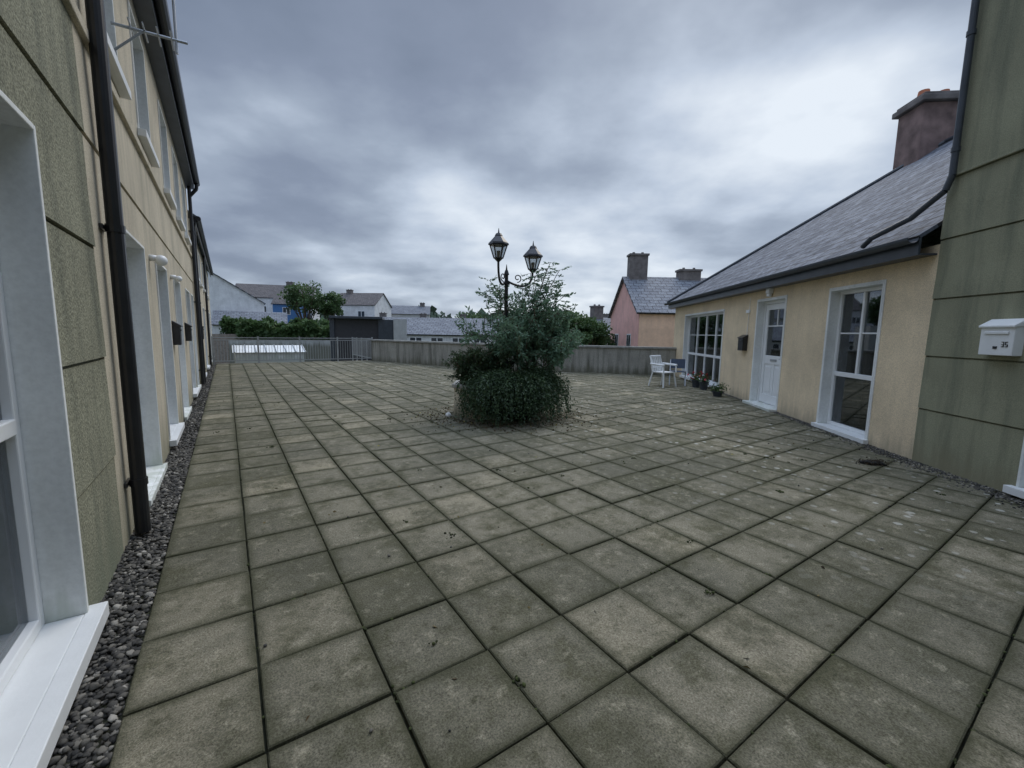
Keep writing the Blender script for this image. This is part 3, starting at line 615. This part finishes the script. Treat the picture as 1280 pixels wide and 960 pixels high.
# lamp
LP=empty('street_lamp'); px,py=-.13,7.72
q=MB()
q.tube((px,py,.59),(px,py,.78),.11,.09,12); q.tube((px,py,.78),(px,py,1.2),.065,.05,12); q.tube((px,py,1.2),(px,py,1.24),.075,.075,12); q.tube((px,py,1.24),(px,py,2.52),.038,.032,12)
q.tube((px,py,2.35),(px,py,2.40),.06,.06,12); q.tube((px,py,2.52),(px,py,2.60),.05,.025,12); q.tube((px,py,2.6),(px,py,2.7),.018,.004,8)
lan=[(-.27,7.5,2.73),(.34,7.85,2.60)]
for (lx,ly,lz) in lan:
    A=Vector((px,py,2.42)); Bv=Vector((lx,ly,lz)); mid=Vector((lx,ly,2.40))
    pts=[]; 
    for k in range(13):
        t=k/12; p=(1-t)**3*A+3*(1-t)**2*t*(A+(mid-A)*.5+Vector((0,0,-.12)))+3*(1-t)*t*t*(mid+Vector((0,0,-.12)))+t**3*Bv; pts.append(tuple(p))
    q.path(pts,.02,8)
    c0=A.lerp(mid,.42)+Vector((0,0,.06)); dr=(mid-A).normalized(); sc=[]
    for k in range(22):
        t=k/21; r=.075*(1-.75*t); a=-1.6+t*7.5; sc.append(tuple(c0+dr*r*math.cos(a)+Vector((0,0,r*math.sin(a)))))
    q.path(sc,.010,6)
q.obj('post_and_arms',M_black,LP,smooth=False)
fr=MB(); gl=MB()
for (lx,ly,lz) in lan:
    n=6; r0,r1=.078,.150; z0=lz+.04; z1=lz+.26
    fr.tube((lx,ly,lz-.02),(lx,ly,z0),.025,.085,n); 
    a=[(lx+r0*math.cos(6.283*i/n),ly+r0*math.sin(6.283*i/n),z0) for i in range(n)]; b_=[(lx+r1*math.cos(6.283*i/n),ly+r1*math.sin(6.283*i/n),z1) for i in range(n)]
    for i in range(n):
        fr.tube(a[i],b_[i],.011,n=5); fr.tube(a[i],a[(i+1)%n],.012,n=5); fr.tube(b_[i],b_[(i+1)%n],.015,n=5)
        gl.poly([a[i],a[(i+1)%n],b_[(i+1)%n],b_[i]])
    fr.tube((lx,ly,z1),(lx,ly,z1+.03),.18,.172,n); fr.tube((lx,ly,z1+.03),(lx,ly,z1+.15),.168,.06,n); fr.tube((lx,ly,z1+.15),(lx,ly,z1+.19),.07,.045,n); fr.tube((lx,ly,z1+.19),(lx,ly,z1+.28),.016,.003,8)
    fr.tube((lx,ly,z0),(lx,ly,z0+.12),.022,.035,8)
fr.obj('lantern_frames',M_black,LP)
m,nt,b=newmat('lantern_glass'); nt.nodes.remove(b); out=[n for n in nt.nodes if n.type=='OUTPUT_MATERIAL'][0]
tr=N(nt,'ShaderNodeBsdfTransparent'); tr.inputs[0].default_value=(.68,.72,.75,1); df=N(nt,'ShaderNodeBsdfGlossy'); df.inputs['Roughness'].default_value=.15; mx=N(nt,'ShaderNodeMixShader'); mx.inputs[0].default_value=.25
nt.links.new(tr.outputs[0],mx.inputs[1]); nt.links.new(df.outputs[0],mx.inputs[2]); nt.links.new(mx.outputs[0],out.inputs[0])
gl.obj('lantern_glass',m,LP)

# ------------------------------------------------------------------ garden furniture, pots, odds
ch=empty('garden_chair',(4.45,12.45,0),math.radians(-150)); q=MB()
def bar(mb,p,q_,w=.035,t=.02): mb.tube(p,q_,w*.55,w*.5,6)
for sx in(-1,1):
    bar(q,(sx*.27,.26,0),(sx*.22,.20,.42),.045); bar(q,(sx*.27,-.28,0),(sx*.22,-.2,.42),.045)
    bar(q,(sx*.26,.24,.42),(sx*.27,.22,.64),.04); bar(q,(sx*.27,.25,.64),(sx*.26,-.26,.66),.06); bar(q,(sx*.22,-.2,.42),(sx*.2,-.34,.9),.045)
q.box(-.23,.23,-.22,.22,.41,.435)
for k in range(5): x=-.15+.075*k; bar(q,(x,-.22,.44),(x*.95,-.33,.84),.04)
bar(q,(-.21,-.335,.87),(.21,-.335,.87),.07); bar(q,(-.2,-.25,.55),(.2,-.25,.55),.03)
q.obj('chair_frame',M_white,ch)
ch=empty('folding_chair',(5.05,12.9,0),math.radians(160)); q=MB(); M_blue=plain('blue_grey_fabric',(.06,.08,.12),.8)
for sx in(-.22,.22): bar(q,(sx,.25,0),(sx,-.2,.75),.03); bar(q,(sx,-.25,0),(sx,.22,.45),.03)
q.obj('frame',M_metal,ch); q=MB(); q.box(-.2,.2,-.2,.2,.40,.42); q.poly([(-.2,-.12,.5),(.2,-.12,.5),(.2,-.22,.78),(-.2,-.22,.78)]); q.obj('seat',M_blue,ch)
def pot(x,y,r,h,col,fl=None,n=300,name='plant_pot'):
    g=empty(name,(x,y,0)); q=MB(); q.tube((0,0,0),(0,0,h),r*.7,r,16); q.tube((0,0,h-.03),(0,0,h),r*1.08,r*1.1,16); q.obj('pot',col,g)
    P=rng.normal(size=(n,3))*[r*.6,r*.6,r*.5]+[0,0,h+r*.6]; leaf_obj('foliage',P,M_leafC,.05,g)
    if fl: P=rng.normal(size=(40,3))*[r*.7,r*.7,r*.4]+[0,0,h+r*.9]; leaf_obj('flowers',P,fl,.05,g,aspect=.9)
M_red=plain('red_petals',(.40,.03,.04),.6,bmp=0)
w=R2W(4.1,11.0); pot(w[0],w[1],.13,.13,M_gutter,None)
w=R2W(4.2,12.3); pot(w[0],w[1],.12,.22,M_gutter,M_red)
w=R2W(4.15,12.8); pot(w[0],w[1],.13,.22,M_gutter,M_red)
n=600; P=rng.normal(size=(n,3))*[.08,.045,.016]+[4.36,4.97,.02]; P[:,2]=np.abs(P[:,2]); leaf_obj('debris_clump',P,M_litter,.02,None,shade=rng.random(n)*.05)
n=9; P=[(4.27+.024*k,4.97+.02*(-1)**k,.015) for k in range(n)]; blobs('black_stones',P,rng.uniform(.03,.055,n),attr_mat('black_stone',[(0,(.012,.012,.012)),(1,(.03,.03,.028))],.8),I2,flat=.5)
q=MB(); q.v=[(-1.12+v[0]*.055,7.4+v[1]*.05,.03+v[2]*.05*(1+.3*math.sin(v[0]*7))) for v in I2[0].tolist()]; q.f=[tuple(t) for t in I2[1].tolist()]; q.obj('white_plastic_bag',M_white)

# ------------------------------------------------------------------ background houses
def house(name,cx,cy,rz,w,d,eave,ridge,wm,rm,base=-4,chim=(),wins=(),gwins=(),gm=None,chm=None):
    g=empty(name,(cx,cy,0),rz); a=w/2;b_=d/2
    q=MB(); q.box(-a+.01,a-.01,-b_,b_,base,eave); q.obj('walls',wm,g)
    q=MB()
    for s in(-1,1): q.poly([(s*a,-b_,base),(s*a,b_,base),(s*a,b_,eave),(s*a,0,ridge),(s*a,-b_,eave)])
    q.obj('gable_walls',gm or wm,g)
    o=.18; sl=(ridge-eave)/b_
    roofplane('roof_front',[(-a-o,-b_-o,eave-o*sl+.05),(a+o,-b_-o,eave-o*sl+.05),(a+o,0,ridge+.05),(-a-o,0,ridge+.05)],g,rm,.1)
    roofplane('roof_back',[(-a-o,b_+o,eave-o*sl+.05),(a+o,b_+o,eave-o*sl+.05),(a+o,0,ridge+.05),(-a-o,0,ridge+.05)],g,rm,.1)
    q=MB(); p=MB(); 
    for (x,cw,ht) in chim:
        q.box(x-cw/2,x+cw/2,-.35,.35,ridge-.8,ridge+ht); q.box(x-cw/2-.06,x+cw/2+.06,-.41,.41,ridge+ht+.002,ridge+ht+.12)
        for k in(-.25,.25): p.tube((x+k*cw,0,ridge+ht+.12),(x+k*cw,0,ridge+ht+.25),.10,.08,8)
    if chim: q.obj('chimneys',chm or M_brickd,g); p.obj('chimney_pots',M_brickd,g)
    f=MB(); gl_=MB()
    for (x,z,ww,hh) in wins:
        f.box(x-ww/2,x+ww/2,-b_-.03,-b_+.02,z-hh/2,z+hh/2)
        for sx in(-1,1): gl_.box(x+sx*ww*.23-ww*.19,x+sx*ww*.23+ww*.19,-b_-.036,-b_-.031,z-hh/2+.08,z+hh/2-.08)
    for (y,z,ww,hh) in gwins:
        f.box(-a-.03,-a+.02,y-ww/2,y+ww/2,z-hh/2,z+hh/2)
        for sx in(-1,1): gl_.box(-a-.036,-a-.031,y+sx*ww*.23-ww*.19,y+sx*ww*.23+ww*.19,z-hh/2+.08,z+hh/2-.08)
    if f.v: f.obj('window_frames',M_upvc,g); gl_.obj('window_panes',M_pane,g)
    return g
M_pane,nt,b=newmat('far_glass'); b.inputs['Base Color'].default_value=(.06,.07,.08,1); b.inputs['Roughness'].default_value=.08
M_pink=render_mat('pink_render',(.84,.50,.45),(.7,.42,.38),grain=8,bstr=.1,gr=.05)
M_peach=render_mat('peach_render',(.84,.60,.44),(.7,.5,.37),grain=8,bstr=.1,gr=.05)
M_fw=render_mat('far_white_render',(.80,.81,.82),(.64,.65,.66),grain=6,bstr=.1,gr=.05)
M_fg=render_mat('far_grey_render',(.50,.51,.51),(.34,.35,.35),grain=6,bstr=.1,gr=.05)
M_fb=plain('blue_paint',(.07,.20,.46),.6)
M_br=plain('brown_wall',(.27,.23,.20),.9,var=.3)
house('pink_house',13.55,27.5,0,13,7,2.8,5.1,M_peach,M_slate2,chim=((-5.75,1.1,1.3),(-2.5,1.3,.4)),gm=M_pink,wins=((-3.9,1.55,.9,1.3),(-.5,1.55,.9,1.3)),gwins=((-1.6,.9,.9,1.3),(1.4,.9,.9,1.3)))
house('grey_house',9.3,38,math.radians(20),6,6,1.4,2.9,M_fg,M_slate2,chim=((-2.2,.9,.9),))
house('white_house',-39.2,55,math.radians(90+33),14,12,4.6,8.4,M_fw,M_slate2)
house('dark_roof_house',-40.5,74,math.radians(15),12,7,6.6,8.9,M_fw,M_slate3,chim=((2,1.0,.5),),wins=((2,4.6,1.4,1.2),(-1.5,4.6,1.4,1.2)))
house('blue_house',-35.2,68,math.radians(12),3.4,6,5.3,7.3,M_fb,M_slate3,wins=((.2,4.2,1.1,1.1),))
house('white_house',-28.0,80,math.radians(-8),8,7,6.0,8.3,M_fw,M_slate3,chim=((-2.5,1.0,.5),),wins=((-2.5,4.3,1.4,1.2),(1.5,4.3,1.4,1.2)))
house('white_house',-22,92,math.radians(10),8,7,5.0,6.8,M_fg,M_slate2,chim=((2.5,1.0,.6),))
house('white_house',-30.5,50,math.radians(28),7,5,1.9,3.4,M_fw,M_slate2,wins=((-1.5,.9,1.2,1.0),(1.5,.9,1.2,1.0)))
house('terrace_row',-4.2,41,math.radians(-3),19,7,1.25,2.75,M_fw,M_slate2,chim=(),wins=[(-8+1.9*k,.55,1.2,.9) for k in range(9)])
house('terrace_row',-9,70,math.radians(4),30,7,2.2,3.6,M_fg,M_slate2,chim=[(-12+6.4*k,1.0,.6) for k in range(4)])
house('terrace_row',14,84,math.radians(-6),34,7,3.0,4.6,M_fg,M_slate3,chim=[(-14+6*k,1.0,.7) for k in range(5)])
sh=empty('flat_roof_shed',(-10.6,29,0),math.radians(14)); q=MB(); q.box(-1.4,1.4,0,3,-4,2.25); q.obj('body',M_dark,sh)  # dark box paints the shade inside the shed's open front
q=MB(); q.box(-1.7,1.7,-.3,3.2,2.252,2.42); q.box(-1.7,-1.402,-.1,3,-4,2.25); q.box(1.402,2.4,-.12,3,-4,2.25); q.obj('frame_and_roof',M_gutter,sh,bevel=.02)
q=MB(); q.box(2.41,3.3,-.2,3,-4,2.3); q.obj('side_wall',M_fg,sh)
for (a,b_,h,mt) in(((-30,41),(-20,46),.9,M_br),((-24,36),(-14,40),.5,M_fg),((-36,52),(-22,60),2.2,M_br),((-26,50),(-12,54),1.4,M_fg)):
    q=MB(); wallseg(q,a,b_,.3,-4,h); q.obj('garden_wall',mt)
# clipped hedge behind the railing
P=[];S=[]
for (a,b_,h) in(((-27,42.5),(-13,47),1.9),((-31,46),(-22,50),2.2)):
    for k in range(7000):
        t=rng.random(); x=a[0]+(b_[0]-a[0])*t; y=a[1]+(b_[1]-a[1])*t; top=h+.35*math.sin(t*19)+.2*math.sin(t*47); zz_=top-abs(rng.normal())*1.0
        P.append([x+rng.normal()*.15,y-.6*rng.random(),zz_]); S.append(np.clip(.75-(top-zz_)*.35+.15*rng.normal(),0,1))  # leaf tone painted darker with depth below the hedge top, as shade
leaf_obj('hedge',P,M_leafC,.3,None,aspect=.8,shade=S)

def tree(name,x,y,base,h,r,n=3500,leaf=.28,mat=None,flat=.8):
    g=empty(name,(x,y,base)); st=MB(); st.tube((0,0,0),(0,0,h*.5),r*.09,r*.05,8); P=[];S=[]
    nc=int(16+r*3)
    for k in range(nc):
        v=unit(rng.normal(size=3))*rng.random()**.35; c=np.array([v[0]*r*.8,v[1]*r*.8,h-r*flat+v[2]*r*flat*.8]); st.tube((0,0,h*.42),tuple(c),r*.03,r*.01,5,False)
        rr=r*rng.uniform(.22,.42); m_=n//nc; q_=rng.normal(size=(m_,3)); q_/=np.linalg.norm(q_,axis=1,keepdims=True); q_*=rr*rng.uniform(.55,1.1,(m_,1)); P.append(q_*[1,1,.75]+c); S.append(np.clip(.45+.35*q_[:,2]/rr+.15*rng.normal(),0,1))  # clump tops painted paler and undersides darker, as lit from above
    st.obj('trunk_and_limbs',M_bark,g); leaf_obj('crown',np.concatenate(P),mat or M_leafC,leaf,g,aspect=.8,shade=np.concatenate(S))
tree('garden_tree',-30,62,-4,12.4,3.2)
tree('garden_tree',-27,64,-4,11.2,2.4)
tree('garden_tree',-17,47,-4,6.6,2.6,2500); tree('garden_tree',-21,48,-4,6.9,2.4,2500)
tree('garden_tree',3.6,26,-4,7.3,1.9,5000,.14); tree('garden_tree',2.0,28,-4,6.3,1.7,3500,.14); tree('garden_tree',5.0,26.5,-4,6.7,1.5,4000,.13); tree('garden_tree',6.0,29,-4,6.1,1.4,3000,.14)
tree('garden_tree',-7,75,-4,9.5,3.2,2500); tree('garden_tree',-2,78,-4,9.0,3,2500); tree('garden_tree',5,70,-4,9,3,2500)
P=[];S=[]
for k in range(120):
    a=rng.uniform(-1.0,1.0); d=rng.uniform(110,230); c=np.array([math.sin(a)*d,math.cos(a)*d,0.]); hh=rng.uniform(5.,9.5)*(d/170)**.8; rr=rng.uniform(3,8)
    q_=rng.normal(size=(170,3)); q_/=np.linalg.norm(q_,axis=1,keepdims=True); P.append(q_*[rr,rr,(hh+4)/2]*rng.uniform(.8,1.05,(170,1))+c+[0,0,(hh-4)/2]); S.append(np.clip(.4+.4*q_[:,2],0,1))  # crown tops painted paler than their undersides, as lit from above
leaf_obj('distant_trees',np.concatenate(P),M_leafD,2.2,None,aspect=.9,shade=np.concatenate(S))
M_hill=plain('hill',(.12,.16,.18),1,var=.2,scale=.01,bmp=0); q=MB(); n=80  # distance haze put into the hill colour as a bluish grey
for i in range(n+1):
    a=-1.3+2.6*i/n; x,y=math.sin(a)*1800,math.cos(a)*1800; h=22+16*math.sin(a*3+1)+9*math.sin(a*11)+4*math.sin(a*29); q.v+=[(x,y,-4.5),(x*1.05,y*1.05,h)]
for i in range(n): q.f.append((2*i,2*i+2,2*i+3,2*i+1))
q.obj('distant_hills',M_hill,smooth=True)

# ------------------------------------------------------------------ world
W=bpy.data.worlds.new('World'); scene.world=W; W.use_nodes=True; nt=W.node_tree
for n_ in list(nt.nodes): nt.nodes.remove(n_)
out=N(nt,'ShaderNodeOutputWorld'); sky=N(nt,'ShaderNodeTexSky',sky_type='NISHITA'); sky.sun_disc=False
SE,SR=math.radians(48),math.radians(24); sky.sun_elevation=SE; sky.sun_rotation=SR
b1=N(nt,'ShaderNodeBackground'); b1.inputs[1].default_value=.09; nt.links.new(sky.outputs[0],b1.inputs[0])
tc=N(nt,'ShaderNodeTexCoord').outputs['Generated']; sx=N(nt,'ShaderNodeSeparateXYZ'); nt.links.new(tc,sx.inputs[0])
z=math_(nt,'MAXIMUM',sx.outputs[2],0); den=math_(nt,'ADD',z,.20)
cb=N(nt,'ShaderNodeCombineXYZ'); nt.links.new(math_(nt,'DIVIDE',sx.outputs[0],den),cb.inputs[0]); nt.links.new(math_(nt,'DIVIDE',sx.outputs[1],den),cb.inputs[1]); cb.inputs[2].default_value=1.7
n1_=noise(nt,cb.outputs[0],.8,2,.5,.0); n2_=noise(nt,cb.outputs[0],2.1,5,.50,.0)
f=math_(nt,'ADD',math_(nt,'MULTIPLY',math_(nt,'SUBTRACT',n1_,.5),1.15),math_(nt,'MULTIPLY',math_(nt,'SUBTRACT',n2_,.5),.85))
f=math_(nt,'ADD',f,.42)
dt=N(nt,'ShaderNodeVectorMath',operation='DOT_PRODUCT'); nt.links.new(tc,dt.inputs[0]); dt.inputs[1].default_value=Vector((.30,.88,.29)).normalized()
mr=N(nt,'ShaderNodeMapRange',interpolation_type='SMOOTHSTEP'); mr.inputs[1].default_value=.84; mr.inputs[2].default_value=1.0; mr.inputs[3].default_value=0; mr.inputs[4].default_value=.20; nt.links.new(dt.outputs['Value'],mr.inputs[0])
hz=N(nt,'ShaderNodeMapRange',interpolation_type='SMOOTHSTEP'); hz.inputs[1].default_value=.36; hz.inputs[2].default_value=.02; hz.inputs[3].default_value=0; hz.inputs[4].default_value=.20; nt.links.new(z,hz.inputs[0])
f=math_(nt,'ADD',math_(nt,'ADD',f,mr.outputs[0]),hz.outputs[0])
cc_=ramp(nt,f,[(.12,(.19,.235,.32)),(.34,(.25,.30,.40)),(.50,(.35,.415,.52)),(.66,(.52,.60,.72)),(.90,(.82,.89,.97))])
zn=N(nt,'ShaderNodeMapRange',interpolation_type='SMOOTHSTEP'); zn.inputs[1].default_value=.60; zn.inputs[2].default_value=.85; zn.inputs[3].default_value=1; zn.inputs[4].default_value=5.0; nt.links.new(z,zn.inputs[0])  # overhead sky, out of view, brightened to light the ground and walls
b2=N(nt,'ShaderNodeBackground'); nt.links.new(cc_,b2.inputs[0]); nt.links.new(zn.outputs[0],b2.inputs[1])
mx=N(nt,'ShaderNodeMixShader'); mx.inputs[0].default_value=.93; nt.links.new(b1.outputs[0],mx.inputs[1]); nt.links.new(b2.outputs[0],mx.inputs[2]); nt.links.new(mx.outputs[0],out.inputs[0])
sd=bpy.data.lights.new('sun','SUN'); sd.energy=1.3; sd.angle=math.radians(40); sd.color=(1,.92,.80); so=bpy.data.objects.new('sun',sd); link(so)
dirv=Vector((math.sin(SR)*math.cos(SE),math.cos(SR)*math.cos(SE),math.sin(SE))); so.rotation_euler=dirv.to_track_quat('Z','Y').to_euler()
# ------------------------------------------------------------------ camera
cam=bpy.data.cameras.new('camera'); cam.sensor_width=36; cam.lens=36*530/1280; cam.clip_end=9000; cam.clip_start=.05
co_=bpy.data.objects.new('camera',cam); link(co_)
co_.matrix_world=Matrix.Translation((0,0,1.5))@Matrix.Rotation(math.radians(90-6.9),4,'X')@Matrix.Rotation(math.radians(.95),4,'Z')
scene.camera=co_
scene.view_settings.view_transform='Standard'; scene.view_settings.look='None'; scene.view_settings.exposure=0
print('leaves',n1,n1b,n3,'tiles',len(tiles))
